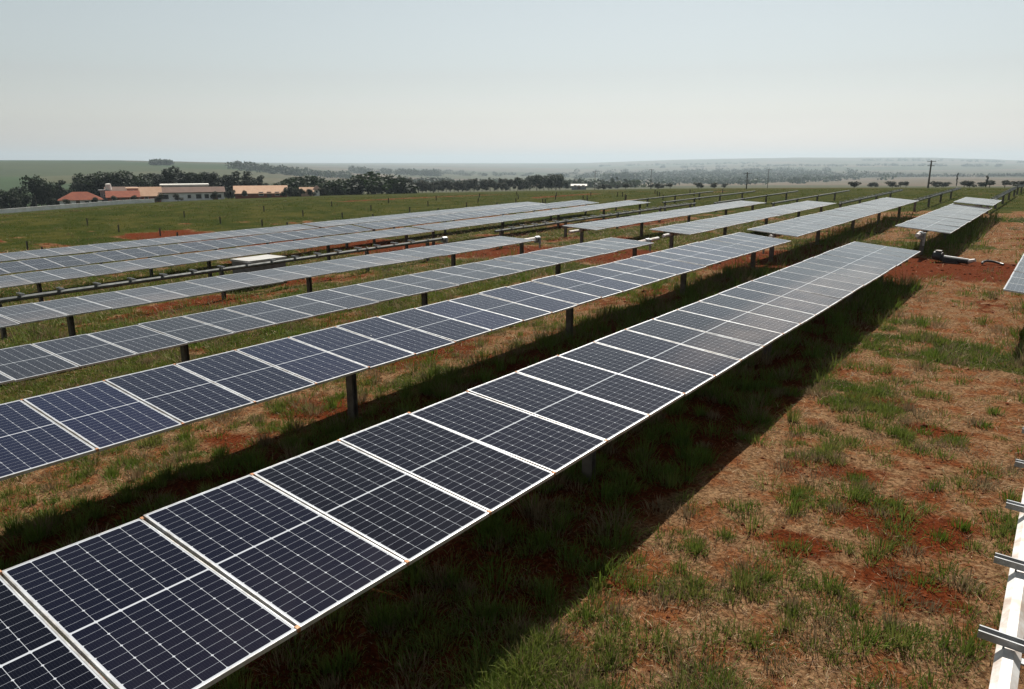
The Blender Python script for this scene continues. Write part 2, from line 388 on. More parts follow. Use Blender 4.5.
def tracker(label, x, ys, tilt, ye=None, posts=None, rails=(), tube=None, drive=None, group='solar tracker rows', dz=0., z=None, dx=0., name='solar_tracker', blue=False, clamps=False, dusty=False):
    """ys: along-row centres of the panels; the root stands on the ground at the row's near end"""
    lo, hi = tube; L = hi - lo
    zf = z if z else (lambda yy: float(axis_z(x, yy)) + dz)
    z0, z1 = zf(lo), zf(hi); pit = math.atan2(z1 - z0, L)
    root = empty(name, (x, lo, g1(x, lo))); tag(root, label, 'solar tracker' if len(ys) else 'tracker frame', group)
    zr = root.location.z
    link('torque_tube', tube_mesh(L, M_TUBE if len(ys) else M_DULL), root, (0, 0, z0 - zr - .11), (pit, 0, 0))
    zl = lambda yy: z0 + (z1 - z0) * (yy - lo) / L - zr
    for yy in posts:
        gz = g1(x, yy) - zr; h = zl(yy) - .2 - gz + .3
        link('post', post_mesh(h), root, (0, yy - lo, zl(yy) - .2)); link('bearing', BEARING, root, (0, yy - lo, zl(yy) - .11))
    if drive is not None: link('drive_motor', DRIVE, root, (0, drive - lo, zl(drive) - .11))
    for yy in rails: link('mounting_rail', RAIL, root, (dx, yy - lo, zl(yy) + .005), (pit, math.radians(tilt) * .4, 0))
    for yy in ys:
        yy, tt, zz = (yy, tilt, 0) if not isinstance(yy, tuple) else yy
        p_ = link('solar_panel', FRAME, root, (random.uniform(-.004, .004), yy - lo, zl(yy) + .035 + zz + random.uniform(-.006, .006)), (pit + math.radians(random.uniform(-.35, .35)), math.radians(tt + random.uniform(-.5, .5)), 0))
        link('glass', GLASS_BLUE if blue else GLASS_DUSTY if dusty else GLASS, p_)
        if clamps:
            for sx_ in (-1, 1): link('end_clamp', CLAMP, p_, (sx_ * (PW / 2 - .014), PL / 2 + .008, -.012))
    return root
def seq(y0, n, pitch=1.022): return [y0 + pitch * (k + .5) for k in range(n)]
POSTS = [-13.6, -6.4, .8, 8., 15.2, 22.3, 26.2]
# nearest row: module lines as surveyed
r1 = [1.57 + 1.022 * (k + .5) for k in range(-8, 13)] + [14.856 + 1.0005 * (k + .5) for k in range(12)]
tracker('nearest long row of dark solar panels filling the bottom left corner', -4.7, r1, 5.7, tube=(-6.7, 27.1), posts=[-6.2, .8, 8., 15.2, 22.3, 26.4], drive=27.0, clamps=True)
tracker('short pale solar row at upper right behind the nearest row', -4.7, seq(33.75, 17) + [(y_, 4.2, .10) for y_ in seq(51.3, 6)], 5.2, tube=(32.6, 57.8), posts=[34.2, 41, 48, 56], drive=33.3)
tracker('second solar row from the front, blue panels beside the nearest row', -9.4, seq(3.44 - 9 * 1.022, 34), 5.6, tube=(-6.0, 29.5), posts=[-5, .8, 8., 14.9, 21.5, 27.8], drive=28.4, blue=True, clamps=True)
tracker('pale far half of the second solar row, beyond its small joint', -9.4, seq(29.75, 27), 5.0, tube=(29.6, 57.8), posts=[29.9, 36.6, 43.4, 50, 56.5], dz=.08)
tracker('third solar row from the front, grey panels ending at the red lane', -14.6, seq(5.47 - 10 * 1.022, 32.0 and 32), 3.0, tube=(-5., 30.4), posts=[-4, .8, 7.96, 15.3, 22.3, 28.2], drive=29.3)
tracker('pale solar row beyond the red lane in line with the third row', -14.6, seq(31.5, 25), 3.6, tube=(30.9, 57.6), posts=[31.8, 38.4, 45, 51.5, 57], dz=.06, dusty=True)
tracker('fourth solar row from the front, brownish panels seen nearly edge on', -19.8, seq(7.48 - 10 * 1.022, 29), 2.2, tube=(-3.2, 28.6), posts=[-2.4, .8, 7.9, 15.3, 22.5, 27.2], drive=28.4, dusty=True)
tracker('thin pinkish solar row beyond the red lane in line with the fourth row', -19.8, seq(32.1, 25), 2.6, tube=(31.2, 58.2), posts=[32.4, 39, 45.6, 52, 57.5], dz=.05, dusty=True)
r5 = [2. + 1.1 * k for k in range(22)]
tracker('bare tracker tube with empty rails between fourth row and the back rows', -24.7, [], 2, tube=(1., 27.6), posts=POSTS[2:], rails=r5, drive=27.4, group='bare tracker frames', name='tracker_frame')
tracker('bare tracker tube beyond the red lane left of the thin pinkish row', -24.7, [], 2, tube=(31.5, 58.), posts=[32, 38.5, 45, 51.5, 57], rails=[33 + 1.1 * k for k in range(22)], group='bare tracker frames', name='tracker_frame')
for x_, tl, ta, la, lb in ((-29.5, 3.2, 58.6, 'front row of the three packed back rows, left half', 'front row of the three packed back rows, far right half'),
                       (-34.5, 5.4, 58.0, 'middle row of the three packed back rows, left half with bluish panels', 'middle row of the three packed back rows, far right half'),
                       (-39.5, 3.4, 57.2, 'rearmost solar row beside the green field, left half', 'rearmost solar row beside the green field, far right half')):
    n2 = int((ta - 31.05) / 1.022)
    tracker(la, x_, seq(1.2, 29), tl, tube=(1., 30.9), posts=[1.4, 5, 10.9, 17.6, 24.1, 29.6], dusty=x_ != -34.5)
    tracker(lb, x_, seq(31.05, n2), tl - .2, tube=(31., ta), posts=[31.8, 38.4, 45, 51.5, ta - 1], dz=.02, dusty=x_ != -34.5)
# row under the drone: rails waiting for modules, then panels
r0 = tracker('half built tracker with bare white tube and rails at the right edge', .08, seq(18.42, 26), 5.6, tube=(1., 45.4), posts=[2.2, 14.0, 20.4, 27.2, 34, 41, 45], rails=[4.98 + 1.075 * k for k in range(-3, 13)],
             z=lambda yy: H - 2.91 + .0092 * yy, dx=.05)
m = MB(); m.box((-.085, 0, .02), (.05, .09, .10)); m.box((-.09, 0, .09), (.07, .10, .012)); m.box((-.115, .0, .05), (.012, .05, .09))
m.build('sensor_bracket', M_TUBE, r0, (0, 8.95 - 1., H - 2.91 + .0092 * 8.95 - .11 - r0.location.z))

# far tracker tubes without modules, on the ground beyond the rows
FAR = [(-4.7, 60.5, 88, 'dark line of bare tracker tubes running to the horizon at upper right'), (-4.7, 91, 118, 'most distant bare tracker tube at upper right near the tall pole'),
       (-9.4, 62, 88, 'bare far tracker tube beyond the end of the second row'), (-14.6, 62, 88, 'bare far tracker tube beyond the end of the third row'),
       (-19.8, 62, 88, 'bare far tracker tube beyond the end of the fourth row'), (-24.7, 62, 86, 'bare far tracker tube left of the one beyond the fourth row'),
       (-29.5, 62, 86, 'bare far tracker tube beyond the front back row'), (-34.5, 62, 86, 'bare far tracker tube beyond the middle back row')]
for i, (x_, a, b_, lb) in enumerate(FAR):
    za, zb = g1(x_, a) + .85, g1(x_, b_) + .85
    root = tracker(lb, x_, [], 2, tube=(a, b_), posts=list(np.arange(a + .5, b_, 6.5)), rails=list(np.arange(a + 1, b_ - .5, 1.6)) if i < 4 else (), group='bare tracker frames',
            z=lambda yy, a=a, b_=b_, za=za, zb=zb: za + (zb - za) * (yy - a) / (b_ - a), name='tracker_frame')

# driven piles waiting for trackers
PILE = post_mesh(1.2, .10)
PILE.name = 'steel_pile'
def pile(x_, y_, label, group):
    o = link('steel_pile', PILE, None, (x_ + random.uniform(-.1, .1), y_ + random.uniform(-.2, .2), 0), (random.uniform(-.02, .02), random.uniform(-.02, .02), random.uniform(-.1, .1)))
    o.location.z = g1(o.location.x, o.location.y) + .6; tag(o, label, 'steel pile', group)
for x_ in (-46., -51., -56., -62, -70.):
    for k in range(10): pile(x_, 10 + 9.2 * k + (x_ * 7 % 3), 'dark driven steel pile standing in the green field behind the back rows', 'steel piles in the left green field')
for x_ in (-39.5, -44.5, -50., 4.7, 9.4):
    for k in range(5): pile(x_, 64 + 9.5 * k, 'dark driven steel pile in the far field beyond the row ends', 'steel piles beyond the row ends')

# crate of modules beside the bare tube
cx_, cy_ = -26.3, 17.9; root = empty('panel_crate', (cx_, cy_, g1(cx_, cy_)), .05); tag(root, 'white topped grey crate of panels standing between bare tube and back rows', 'crate', 'deliveries')
del root['group']
m = MB()
for s in (-.5, 0, .5): m.box((s, 0, .05), (.1, 1.8, .1))
for k in range(7): m.box((0, -.84 + .28 * k, .11), (1.2, .12, .022))
m.build('pallet', worn('pallet_wood', (.25, .17, .10), (.14, .09, .055), 6., .85), root)
m = MB(); m.box((0, 0, .625), (1.12, 1.76, 1.0)); m.build('carton', worn('grey_carton', (.16, .155, .15), (.10, .095, .09), 3., .8), root)
m = MB(); m.box((0, 0, 1.137), (1.2, 1.84, .02)); m.box((.595, 0, 1.10), (.008, 1.84, .07)); m.box((0, -.915, 1.10), (1.2, .008, .07)); m.build('lid', worn('white_lid', (.36, .35, .33), (.29, .28, .26), 2., .6), root)

# dropped hardware on the bare red lane
def dropped(name, label, cat, x_, y_, rz, parts):
    r_ = empty(name, (x_, y_, g1(x_, y_)), rz); tag(r_, label, cat)
    for nm, mat, fn in parts:
        m_ = MB(); fn(m_); m_.build(nm, mat, r_)
    return r_
dropped('slew_drive', 'black slew drive with pale ends lying on the bare red soil', 'drive unit', -3.25, 31.9, 1.25, [
    ('housing', M_BLACK, lambda m: (m.tube((0, -.5, .13), (0, .45, .16), .10, .12, 12), m.tube((0, .45, .2), (0, .75, .24), .17, seg=16), m.box((.0, .1, .06), (.3, .5, .1)))),
    ('coupling', M_TUBE, lambda m: (m.tube((0, -.72, .2), (0, -.5, .13), .06, .085, 10), m.box((.0, .6, .42), (.14, .2, .03)), m.box((.16, .55, .16), (.03, .2, .16))))])
dropped('cable_bundle', 'grey bent cable bundle lying on red soil right of the drive', 'cable', -2.0, 31.9, .6, [
    ('conduit', M_BLACK, lambda m: [m.tube((.35 * math.cos(.45 * k), .38 * math.sin(.45 * k), .05 + .08 * math.sin(.45 * k) ** 2), (.35 * math.cos(.45 * (k + 1)), .38 * math.sin(.45 * (k + 1)), .05 + .08 * math.sin(.45 * (k + 1)) ** 2), .04, seg=8) for k in range(6)])])
for i, (x_, y_, rz, L, lb) in enumerate(((-5.5, 30.2, .5, 1.5, 'white tube offcut lying in front of the short pale row'), (-6.3, 31.0, -.9, 1.1, 'short white bracket left of the tube offcut near the short pale row'), (-5.0, 31.3, 1.3, .9, 'small white offcut under the corner of the short pale row'))):
    dropped('tube_offcut', lb, 'tube offcut', x_, y_, rz, [('tube', M_TUBE, lambda m, L=L: m.tube((-L / 2, 0, .09), (L / 2, 0, .11), .07, seg=8, rot=.5)), ('flange', M_GALV, lambda m, L=L: m.box((L / 2 + .01, 0, .11), (.02, .24, .2)))])

# ------------------------------------------------------------------ grass
def blade_mat(name):
    t = NT(name); a = t.n('ShaderNodeAttribute'); a.attribute_name = 'tint'
    d = t.bsdf(a.outputs['Color'], .7, 0, .25); tr = t.n('ShaderNodeBsdfTranslucent'); t.set(tr.inputs[0], a.outputs['Color'])
    mx = t.n('ShaderNodeMixShader'); mx.inputs[0].default_value = .30; t.t.links.new(d.outputs[0], mx.inputs[1]); t.t.links.new(tr.outputs[0], mx.inputs[2])
    return t.done(mx)
M_GRASS = blade_mat('grass_blades'); M_LITTER = blade_mat('dry_straw')
def blades(x, y, h, w_, lean, az, col, mat, name):
    n = len(x); z = G(x, y) - .01
    dx, dy = np.cos(az), np.sin(az); px, py = -dy * w_ / 2, dx * w_ / 2
    fa = RNG.random(n) * 2 * PI; px, py = np.cos(fa) * w_ / 2, np.sin(fa) * w_ / 2
    hz = h * np.cos(lean); hl = h * np.sin(lean)
    V = np.empty((n, 5, 3))
    V[:, 0] = np.stack([x - px, y - py, z], -1); V[:, 1] = np.stack([x + px, y + py, z], -1)
    mxx, myy, mz = x + dx * hl * .35, y + dy * hl * .35, z + hz * .62
    V[:, 2] = np.stack([mxx + px * .8, myy + py * .8, mz], -1); V[:, 3] = np.stack([mxx - px * .8, myy - py * .8, mz], -1)
    V[:, 4] = np.stack([x + dx * hl, y + dy * hl, z + hz], -1)
    k = np.arange(n)[:, None] * 5
    cc = np.repeat(col[:, None, :], 5, 1)
    return np_mesh(name, V.reshape(-1, 3), k + np.array([[3, 2, 4]]), k + np.array([[0, 1, 2, 3]]), mat, cc.reshape(-1, 3))
def spread(n, r0, r1, a0=-1.62, a1=.42):
    r = np.exp(RNG.uniform(math.log(r0), math.log(r1), n)); a = RNG.uniform(a0, a1, n); return r * np.sin(a), r * np.cos(a), r

# straw litter lying flat
x, y, r = spread(210000, 3.2, 60)
keep = RNG.random(len(x)) > soil(x, y) * .93; x, y, r = x[keep], y[keep], r[keep]; n = len(x)
sc = np.maximum(1, r / 9) ** .75
pal = np.array([[.31, .18, .092], [.24, .105, .042], [.46, .34, .20], [.09, .042, .02], [.09, .095, .026]])
col = pal[RNG.choice(5, n, p=[.3, .27, .18, .15, .10])] * RNG.uniform(.7, 1.15, (n, 1))
me = blades(x, y, RNG.uniform(.05, .16, n) * sc, RNG.uniform(.004, .009, n) * sc, RNG.uniform(1.0, 1.52, n), RNG.random(n) * 2 * PI, col, M_LITTER, 'dry_grass')
tag(link('dry_grass', me), 'matted dry straw lying between the solar rows', 'dry grass', kind='stuff')

# tufts
x, y, r = spread(52000, 3.2, 150); gk = green(x, y)
keep = RNG.random(len(x)) < (gk * .7 + .06) * np.where(r < 28, 1.35, 1); x, y, r = x[keep], y[keep], r[keep]
big = [(-2.1, 6.9), (-2.6, 6.2), (-1.6, 7.0), (-1.35, 6.6), (-1.9, 8.9), (-1.3, 9.2), (-1.65, 9.7), (-2.4, 10.4), (-2.0, 13.6), (-1.6, 14.2), (-2.2, 15.), (-1.1, 17.4), (-2.0, 18.5), (-3.3, 5.9), (-2.9, 7.2), (-1.9, 5.9), (-2.8, 5.3), (-.6, 10.5), (-.9, 12.)]
bx = np.array([b_[0] for b_ in big for _ in range(5)]) + RNG.normal(0, .16, len(big) * 5); by = np.array([b_[1] for b_ in big for _ in range(5)]) + RNG.normal(0, .16, len(big) * 5)
ux, uy = [], []                            # taller, darker weeds added under the modules to deepen the shade
for rx, y0_, y1_, dens in ((-4.7, -2, 27, 5), (-9.4, 0, 29, 4), (-4.7, 34, 57, 3), (-9.4, 30, 57, 2), (.1, 18, 30, 5)):
    k_ = int((y1_ - y0_) * dens * 2.2); ux.append(rx + .3 + RNG.uniform(-1.0, .95, k_)); uy.append(RNG.uniform(y0_, y1_, k_) - .8)
ux = np.concatenate(ux); uy = np.concatenate(uy); nu = len(ux)
x = np.concatenate([x, bx, ux]); y = np.concatenate([y, by, uy]); r = np.hypot(x, y)
nb = np.where(r < 14, 85, np.where(r < 28, 48, np.where(r < 50, 18, 10))); idx = np.repeat(np.arange(len(x)), nb); n = len(idx)
sc = np.maximum(1, r / 12) ** .7; th = RNG.uniform(.05, .17, len(x)) * np.where(RNG.random(len(x)) < .12, 1.6, 1) * np.where(r > 45, .6, 1)
th[-nu:] = RNG.uniform(.14, .34, nu); hue = RNG.random(len(x)); hue[-nu:] *= .4; dry = (RNG.random(len(x)) < .22)
fieldy = np.maximum(sstep(-43, -47, x), sstep(60, 66, y))
c0 = np.array([.085, .140, .016]) * (1 - hue[:, None]) + np.array([.160, .170, .040]) * hue[:, None]
c0 = c0 * (1 - .45 * fieldy[:, None]) + .45 * fieldy[:, None] * np.array([.020, .034, .003])
c0[dry] = np.array([.20, .145, .08])
sp_ = RNG.normal(0, 1, (n, 2)) * (.05 + .09 * RNG.random(len(x)) ** 1.5)[idx][:, None] * (sc ** 1.2)[idx][:, None]
bx, by = x[idx] + sp_[:, 0], y[idx] + sp_[:, 1]
az = np.arctan2(sp_[:, 1], sp_[:, 0]) + RNG.normal(0, .45, n)
me = blades(bx, by, th[idx] * RNG.uniform(.5, 1.15, n) * np.minimum(sc, 2.2)[idx], RNG.uniform(.006, .011, n) * sc[idx], np.clip(np.hypot(sp_[:, 0], sp_[:, 1]) / (.16 * sc[idx]) * .6 + RNG.normal(.12, .2, n), 0, 1.25), az, c0[idx] * RNG.uniform(.65, 1.25, (n, 1)), M_GRASS, 'green_grass')
print('blades', n); tag(link('green_grass', me), 'green grass tufts growing between the rows and over the field', 'grass', kind='stuff')

# clods of earth on the bare patches
x, y, r = spread(60000, 3.2, 60); sm = soil(x, y); keep = RNG.random(len(x)) < .03 + .5 * sm; x, y, r = x[keep], y[keep], r[keep]; n = len(x)
sz = RNG.uniform(.006, .03, n) ** 1.0 * np.maximum(1, r / 9) ** .7 * np.where(RNG.random(n) < .04, 2.2, 1); z = G(x, y)
O8 = np.array([[1, 0, 0], [0, 1, 0], [-1, 0, 0], [0, -1, 0], [0, 0, .8], [0, 0, -.6]]); V = O8[None] * RNG.uniform(.6, 1.3, (n, 6, 1)) + RNG.normal(0, .15, (n, 6, 3))
V = V * sz[:, None, None] + np.stack([x, y, z], -1)[:, None]
T8 = np.array([[0, 1, 4], [1, 2, 4], [2, 3, 4], [3, 0, 4], [1, 0, 5], [2, 1, 5], [3, 2, 5], [0, 3, 5]])
col = np.repeat((np.array([.105, .030, .012]) * RNG.uniform(.5, 1.6, (n, 1)))[:, None], 6, 1).reshape(-1, 3)
t = NT('clod_earth'); a = t.n('ShaderNodeAttribute'); a.attribute_name = 'tint'; M_CLOD = t.done(t.bsdf(a.outputs['Color'], 1, 0, .05))
tag(link('earth_clods', np_mesh('earth_clods', V.reshape(-1, 3), (np.arange(n)[:, None, None] * 6 + T8[None]).reshape(-1, 3), None, M_CLOD, col)), 'small clods and stones of red earth on the bare patches', 'clods', kind='stuff')

# ------------------------------------------------------------------ buildings
M_WALLW = worn('white_plaster', (.80, .79, .77), (.66, .64, .61), .6, .9)
M_WALLP = worn('pink_plaster', (.55, .37, .30), (.44, .29, .23), .6, .9)
M_BRICK = worn('brick_wall', (.30, .10, .06), (.22, .075, .045), 1.2, .9)
M_GREYW = worn('grey_block', (.26, .26, .26), (.19, .19, .19), .8, .9)
pts = [at(u, r_) for u, r_ in zip(np.linspace(-40, 152, 60), np.linspace(222, 246, 60))]
wx0, wy0, wz0 = pts[30]; wroot = empty('boundary_wall', (wx0, wy0, wz0)); tag(wroot, 'long low whitewashed wall running along the far left edge of the green field', 'wall')
m, m2 = MB(), MB()
for a, b_ in zip(pts[:-1], pts[1:]):
    pa, pb = Vector((a[0] - wx0, a[1] - wy0, a[2] - wz0)), Vector((b_[0] - wx0, b_[1] - wy0, b_[2] - wz0)); d = (pb - pa); n = Vector((-d.y, d.x, 0)).normalized() * .1
    for mm, lo, hi, kk in ((m, -.6, 1.0, 1), (m2, 1.003, 1.10, 1.5)):
        q8 = [p_ + n * sgn * kk + Vector((0, 0, zz)) for zz in (lo, hi) for p_, sgn in ((pa, -1), (pb, -1), (pb, 1), (pa, 1))]
        for f in ((0, 1, 5, 4), (2, 3, 7, 6), (4, 5, 6, 7)): mm.quad([q8[i_] for i_ in f])
m.build('wall', M_WALLW, wroot); m2.build('coping', M_WALLW, wroot)
def tiles(name, a, b_):
    t = NT(name); o_ = t.obj(); wv = t.n('ShaderNodeTexWave'); t.set(wv.inputs[0], o_); wv.inputs['Scale'].default_value = 1.6; wv.inputs['Distortion'].default_value = .6
    f = t.math('ADD', t.math('MULTIPLY', wv.outputs['Fac'], .35), t.noise(o_, .7, 5, .7)); return t.done(t.bsdf(t.mix(t.ramp(f, .35, .95), a, b_), .85, 0, .2))
M_TRED = tiles('red_tiles', (.13, .032, .017), (.22, .062, .03)); M_TORA = tiles('orange_tiles', (.34, .20, .125), (.46, .30, .20))
M_TBRN = tiles('brown_tiles', (.075, .045, .034), (.13, .080, .060)); M_TWHT = tiles('pale_sheet', (.55, .52, .48), (.66, .63, .58))
M_WIN = worn('dark_window', (.02, .022, .025), (.04, .042, .045), 2., .25); M_DOOR = worn('brown_door', (.10, .06, .04), (.14, .09, .06), 2., .6)

def house(name, label, u, r, wd, dp, hw, hr, kind, wall, roof, wins=(), door=None, rz=0., lift=0., cat='house'):
    x_, y_, z_ = at(u, r); face = math.atan2(x_, y_)
    root = empty(name, (x_, y_, z_ + lift), -face + rz); tag(root, label, cat)     # local -Y looks at the drone
    m = MB(); m.box((0, 0, hw / 2 - .6), (wd, dp, hw + 1.2))
    if kind == 'gable':
        for s in (-1, 1):
            a = s * (wd / 2); m.quad([(a, -dp / 2, hw), (a, dp / 2, hw), (a, 0, hw + hr)] if s > 0 else [(a, dp / 2, hw), (a, -dp / 2, hw), (a, 0, hw + hr)])
    m.build('wall', wall, root)
    m = MB(); e, th_ = .5, .18; a, b_ = wd / 2 + e, dp / 2 + e
    k = hr / (dp / 2); ze = hw - e * k
    if kind == 'gable':
        for s in (-1, 1):
            lo_ = [(-a, s * b_, ze), (a, s * b_, ze), (a, 0, hw + hr), (-a, 0, hw + hr)]
            up = [(p_[0], p_[1], p_[2] + th_) for p_ in lo_]
            if s > 0: lo_.reverse(); up.reverse()
            m.quad(up); m.quad(lo_[::-1])
            for i in range(4): j = (i + 1) % 4; m.quad([lo_[i], lo_[j], up[j], up[i]])
    elif kind == 'hip':
        rl = max(wd / 2 - dp / 2, .3); T = [(-rl, 0, hw + hr), (rl, 0, hw + hr)]
        E4 = [(-a, -b_, ze), (a, -b_, ze), (a, b_, ze), (-a, b_, ze)]
        m.quad([E4[0], E4[1], T[1], T[0]]); m.quad([E4[2], E4[3], T[0], T[1]]); m.quad([E4[1], E4[2], T[1]]); m.quad([E4[3], E4[0], T[0]])
        m.quad([(p_[0], p_[1], p_[2] - .05) for p_ in reversed(E4)])
    else:
        m.box((0, 0, hw + hr / 2), (wd + .8, dp + .8, hr))
    m.build('roof', roof, root)
    for (wx, wz, ww, wh) in wins:
        f = MB(); f.box((wx, -dp / 2 - .03, wz), (ww + .2, .06, wh + .2)); fo = f.build('window', M_WALLW, root)
        f = MB(); f.box((wx, -dp / 2 - .07, wz), (ww, .03, wh)); f.build('pane', M_WIN, fo)
    if door:
        f = MB(); f.box((door[0], -dp / 2 - .04, 1.05), (door[1], .08, 2.1)); f.build('door', M_DOOR, root)
    return root
house('red_roof_house', 'white walled house with a red hipped tile roof, leftmost building', 78, 262, 11, 7, 2.5, 2.0, 'hip', M_WALLW, M_TRED, [(-3.5, 1.4, 1.1, 1.), (1.5, 1.4, 1.1, 1.)], (-.8, 1))
wt = house('water_tower', 'small grey block tower with a white tank beside the red roofed house', 103, 268, 2.6, 2.6, 4.4, .3, 'flat', M_GREYW, M_GREYW, [(0, 3, .6, .6)], cat='water tower')
m = MB(); m.tube((1.2, 0, 4.7), (1.2, 0, 6.4), .9, .8, 14); m.tube((1.2, 0, 6.4), (1.2, 0, 6.6), .85, .3, 14); m.build('tank', M_TWHT, wt)
house('brick_house', 'low red brick house with red roof right of the small tower', 121, 263, 8.5, 7, 2.2, 1.6, 'gable', M_BRICK, M_TRED, [(-2.4, 1.6, 1.1, 1.1), (2.4, 1.6, 1.1, 1.1)], (0, 1))
house('brick_barn', 'dark roofed brick barn standing behind the low brick house', 120, 285, 9, 8, 4.2, 1.2, 'gable', M_BRICK, M_TBRN, [(0, 2.6, 1.2, 1)])
house('pink_house', 'tall pale pink house with a flat top beside the orange roof', 135.5, 272, 5.6, 7, 4.6, .25, 'flat', M_WALLP, M_TORA, [(-1.4, 3.6, .9, 1.1)])
house('orange_roof_house', 'small brick house with a sunlit orange roof beside the pink house', 149, 266, 5.6, 7, 2.3, 2.4, 'gable', M_BRICK, M_TORA, [(-1.3, 1.7, .9, 1)], (1.2, .9))
house('long_white_building', 'long low white building with a brown tile roof and dark windows', 191, 268, 19, 9, 2.8, 1.4, 'gable', M_WALLW, M_TBRN, [(-8.2, 1.5, 2.2, 1.3), (-1, 1.5, 1., 1.1), (1.8, 1.5, 1.6, 1.4), (4.2, 1.5, 1.3, 1.3), (8, 1.5, 1.2, 1.1)], (6.8, 1.6))
house('pale_shed', 'long shed with a flat whitish roof rising behind the brown roof', 184, 290, 15, 9, 5.2, .5, 'flat', M_GREYW, M_TWHT, [(-7, 5, .8, .8)])
house('grey_annex', 'small grey annex at the left end of the long white building', 160, 270, 2.8, 6, 3.8, .3, 'flat', M_GREYW, M_TWHT, [(0, 3.1, 1, .9)])
house('orange_barn', 'wide barn with a bright orange roof left of the dark round trees', 260, 262, 16, 9, 1.7, 2.1, 'gable', M_BRICK, M_TORA, [(-5, 1.5, 1.3, 1), (0, 1.5, 1.3, 1), (5, 1.5, 1.3, 1)], (2.5, 1.4))
house('farm_cottage', 'tiny pinkish cottage in front of the dark round trees', 306, 268, 4, 4, 1.7, 1.2, 'gable', M_WALLP, M_TORA, [(-1.2, 1.4, .8, .8)], (1.2, .8))
cb = house('pump_house', 'very small pale hut right of the tiny pinkish cottage', 316, 268, 1.8, 2, 2.6, .9, 'hip', M_WALLW, M_TBRN, [(0, 1.5, .6, .7)])
house('white_shed', 'distant white shed alone right of the grey trees', 579, 420, 8, 8, 1.7, .8, 'gable', M_GREYW, M_TWHT, [(-2, 1.6, 1.5, 1), (2.4, 1.6, 1.5, 1)], (0, 1.6), lift=.5)

# ------------------------------------------------------------------ trees
M_LEAF = blade_mat('tree_leaves'); M_BARK = worn('bark', (.09, .07, .055), (.15, .12, .095), 5., .95)
def crown_mesh(name, lobes, nface, size, base, seed):
    rg = np.random.default_rng(seed); out = []; cl = []
    lob = np.array(lobes, float); wgt = lob[:, 3] * lob[:, 4] * lob[:, 5]; wgt = wgt ** .75; wgt /= wgt.sum()
    k = rg.choice(len(lob), nface, p=wgt); d = rg.normal(0, 1, (nface, 3)); d /= np.linalg.norm(d, axis=1)[:, None]
    rad = rg.uniform(.35, 1.06, nface) ** .6 * rg.uniform(.86, 1.1, nface)
    c_ = lob[k, :3] + d * lob[k, 3:6] * rad[:, None]
    nrm = d + rg.normal(0, .7, (nface, 3)); nrm /= np.linalg.norm(nrm, axis=1)[:, None]
    a = np.cross(nrm, rg.normal(0, 1, (nface, 3))); a /= np.linalg.norm(a, axis=1)[:, None]; b_ = np.cross(nrm, a)
    s = size * rg.uniform(.5, 1.3, (nface, 1))
    V = np.stack([c_ - a * s, c_ - b_ * s * .7, c_ + a * s, c_ + b_ * s * .7], 1)
    tone = (.7 + .6 * rg.random(len(lob)))[k] * rg.uniform(.6, 1.35, nface)
    col = np.array(base)[None] * tone[:, None]; col = np.repeat(col[:, None], 4, 1).reshape(-1, 3)
    return np_mesh(name, V.reshape(-1, 3), None, np.arange(nface * 4).reshape(-1, 4), M_LEAF, col)
def trunk_mesh(name, hgt, lobes, r0):
    m = MB(); top = hgt * .55; m.tube((0, 0, -.5), (.02 * hgt, 0, top), r0, r0 * .6, 8)
    for l in lobes: m.tube((.02 * hgt * .8, 0, top * .8), l[:3], r0 * .45, r0 * .1, 6)
    return m.mesh(name, M_BARK)
def proto(kind, seed):
    rg = random.Random(seed); L = []
    if kind == 'round':
        for i in range(9):
            a = rg.uniform(0, 6.28); d = rg.uniform(0, 2.6); L.append((d * math.cos(a), d * math.sin(a), rg.uniform(2.0, 7.8), rg.uniform(1.6, 2.6), rg.uniform(1.6, 2.6), rg.uniform(1.3, 2.)))
        h, n_, s, c_ = 9.3, 1500, .36, (.017, .026, .011)
    elif kind == 'tall':
        for i in range(10):
            a = rg.uniform(0, 6.28); d = rg.uniform(0, 1.5); L.append((d * math.cos(a), d * math.sin(a), 2 + i * 1.05 + rg.uniform(-.3, .3), rg.uniform(.8, 1.5), rg.uniform(.8, 1.5), rg.uniform(.8, 1.4)))
        h, n_, s, c_ = 12.6, 1200, .33, (.015, .022, .012)
    elif kind == 'dome':
        for i in range(16):
            a = rg.uniform(0, 6.28); d = 4.6 * math.sqrt(rg.random()) if i else 0; L.append((d * math.cos(a), d * math.sin(a), (4.0 - .12 * d * d + rg.uniform(-1.5, .6)) if i else 4.3, rg.uniform(1.5, 2.4), rg.uniform(1.5, 2.4), rg.uniform(1.2, 1.9)))
        h, n_, s, c_ = 6.0, 2300, .36, (.015, .027, .008)
    else:
        for i in range(6):
            a = rg.uniform(0, 6.28); d = rg.uniform(0, 2.4); L.append((d * math.cos(a), d * math.sin(a), rg.uniform(1.5, 5.), rg.uniform(1.2, 2.2), rg.uniform(1.2, 2.2), rg.uniform(1., 1.7)))
        h, n_, s, c_ = 6.0, 900, .36, (.030, .034, .020)
    return crown_mesh('crown', L, n_, s, c_, seed), trunk_mesh('trunk', h, L[::2], .22 if kind != 'dome' else .4), h
PR = {k: [proto(k, 40 + 7 * i + len(k)) for i in range(4)] for k in ('round', 'tall', 'dome', 'scrub')}
def tree(kind, name, u, r, hgt, label, group, wide=1.):
    x_, y_, z_ = at(u, r); cr_, tr_, h = random.choice(PR[kind]); s = hgt / h
    o = empty(name, (x_, y_, z_), random.uniform(0, 6.28)); o.scale = (s * wide * random.uniform(1., 1.35), s * wide * random.uniform(1., 1.35), s)
    tag(o, label, 'tree', group); link('crown', cr_, o); link('trunk', tr_, o); return o
